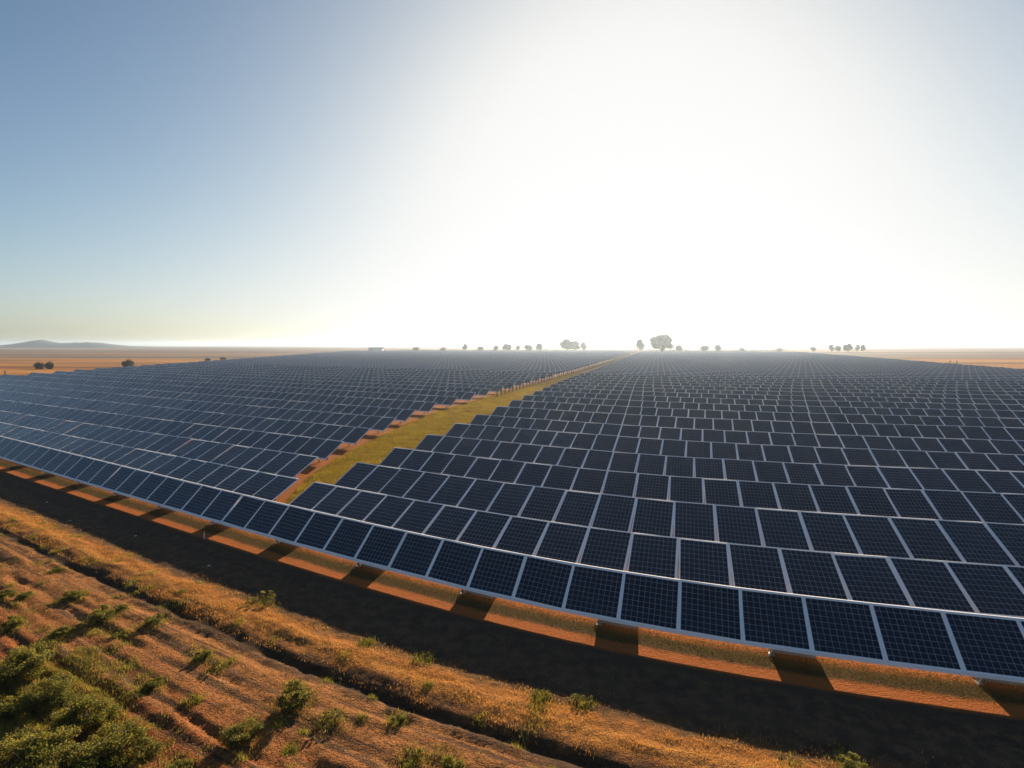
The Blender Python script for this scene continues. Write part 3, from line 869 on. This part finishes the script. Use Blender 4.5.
# ------------------------------------------------------------------ small things
# fence along the left edge of the far path
fr = empty("wooden_fence", (path_left(105)+.8, 105, 0))
tag(fr, 'dark wooden post fence along the left edge of the far grass path', 'fence')
fx, fd = path_left(105)+.8, 105
m = MB(); m.box((0, 0, .75), (.22, .18, 1.5)); m.box((0, 0, 1.53), (.26, .22, .06)); pm = m.mesh("post", M_WOOD)
dd = 105 + np.cumsum(np.linspace(2.6, 6.4, 96)) - 2.6
wires = MB(); pv = None
for i, d_ in enumerate(dd):
    x_ = float(path_left(d_))+.8
    o = link(bpy.data.objects.new("post", pm), fr); o.location = (x_-fx, d_-fd, -.03)
    o.rotation_euler = (random.gauss(0, .03), random.gauss(0, .03), random.random()*.4)
    o.scale = (1, 1, random.uniform(.7, 1.25))
    if pv:
        for z_ in (.55, 1.1): wires.tube((pv[0]-fx, pv[1]-fd, z_), (x_-fx, d_-fd, z_), .012, n=4)
    pv = (x_, d_)
wires.build("wire", M_STEEL, fr)

# marker stake in the lit strip before the front row
mx, my = -15.9, 27.9
st = empty("marker_stake", (mx, my, ground_z(mx, my)))
tag(st, 'tiny white marker stake with an orange cap in front of the panels', 'marker')
m = MB(); m.tube((0, 0, -.05), (0, 0, .30), .035, .03, 8); m.build("stake", M_WHITE, st)
m = MB(); m.tube((0, 0, .30), (0, 0, .40), .04, .03, 8); m.build("cap", M_ORANGE, st)

def stone(x, y, r_, label, seed):
    rr = np.random.default_rng(seed)
    V = []; nl, nm_ = 6, 9
    for i in range(nl+1):
        th = math.pi*i/nl
        for j in range(nm_):
            ph = 2*math.pi*j/nm_; q = r_*rr.uniform(.82, 1.15)
            V.append((math.sin(th)*math.cos(ph)*q*1.25, math.sin(th)*math.sin(ph)*q, math.cos(th)*q*.65+.35*r_))
    Q = [(i*nm_+j, (i+1)*nm_+j, (i+1)*nm_+(j+1) % nm_, i*nm_+(j+1) % nm_) for i in range(nl) for j in range(nm_)]
    o = link(bpy.data.objects.new("stone", np_mesh("stone", V, np.array(Q), (M_STONE,))))
    o.location = (x, y, ground_z(x, y)); tag(o, label, 'stone', 'pale stones on the shaded strip')
stone(-29.52, 34.29, 0.055, 'pale stone on the shaded strip near the left edge', 1)
stone(-19.69, 28.27, 0.050, 'pale stone in the shade under the left panels', 2)
stone(-25.11, 30.68, 0.045, 'small pale stone on the shaded strip, lower left', 3)
stone(-13.71, 24.43, 0.050, 'pale stone in the shade below the marker stake', 4)

# white farm building on the horizon
bx_, by_ = (376-512)/F_PX*880, 880
bl = empty("farm_building", (bx_, by_, 0))
tag(bl, 'low white farm building on the hazy horizon beyond the panels', 'building')
m = MB(); m.box((0, 0, 2.0), (22, 9, 4)); m.build("wall", M_WHITE, bl)
m = MB()
for sx in (-1, 1): pass
a = [(-11.6, -5.2, 3.9), (11.6, -5.2, 3.9), (11.6, 0, 6.2), (-11.6, 0, 6.2)]; m.quad(a)
a = [(-11.6, 0, 6.2), (11.6, 0, 6.2), (11.6, 5.2, 3.9), (-11.6, 5.2, 3.9)]; m.quad(a)
m.quad([(-11.6, -5.2, 3.8), (-11.6, 5.2, 3.8), (11.6, 5.2, 3.8), (11.6, -5.2, 3.8)])
m.quad([(-11.6, -5.2, 3.8), (11.6, -5.2, 3.8), (11.6, -5.2, 3.9), (-11.6, -5.2, 3.9)])
for sx in (-11, 11): m.quad([(sx, -4.5, 3.95), (sx, 4.5, 3.95), (sx, .2, 6.0), (sx, -.2, 6.0)])
m.build("roof", M_ROOFG, bl)
m = MB(); m.box((-6, -4.52, 1.5), (3, .1, 3)); m.build("door", M_DARK, bl)
for q in (-1, 3, 7):
    m = MB(); m.box((q, -4.52, 2.2), (1.6, .1, 1.2)); m.build("window", M_DARK, bl)

def field_post(xp, base_y, h, label):
    d_ = CAM_H*F_PX/(base_y-345.0); x_ = (xp-512)/F_PX*d_
    m = MB(); m.tube((0, 0, -.1), (0, 0, h), .16, .12, 8); m.box((0, 0, h-.25), (.9, .12, .14)); m.tube((0, 0, h), (0, 0, h+.08), .15, .05, 8)
    o = m.build("field_post", M_WOOD); o.location = (x_, d_, 0); tag(o, label, 'post')
field_post(950, 365, 2.2, 'left one of two dark posts at the edge of the golden field')
field_post(957, 365, 2.2, 'right one of two dark posts at the edge of the golden field')
field_post(5, 376, 1.6, 'single dark post in the golden field by the two round bushes')

# ------------------------------------------------------------------ haze
hz = MB(); hz.box((0, 3300, 20.5), (14600, 7800, 45))
t = NT("haze_air")
t.n.remove(t.b)
pv_ = t.n.new("ShaderNodeVolumePrincipled")
pv_.inputs['Color'].default_value = (.66, .83, 1.0, 1)
pv_.inputs['Density'].default_value = 1.9e-4
pv_.inputs['Anisotropy'].default_value = .58
t.nt.links.new(pv_.outputs[0], t.out.inputs['Volume'])
ho = hz.build("haze", t.mat)
tag(ho, 'pale haze lying over the plain', 'haze', kind='stuff')
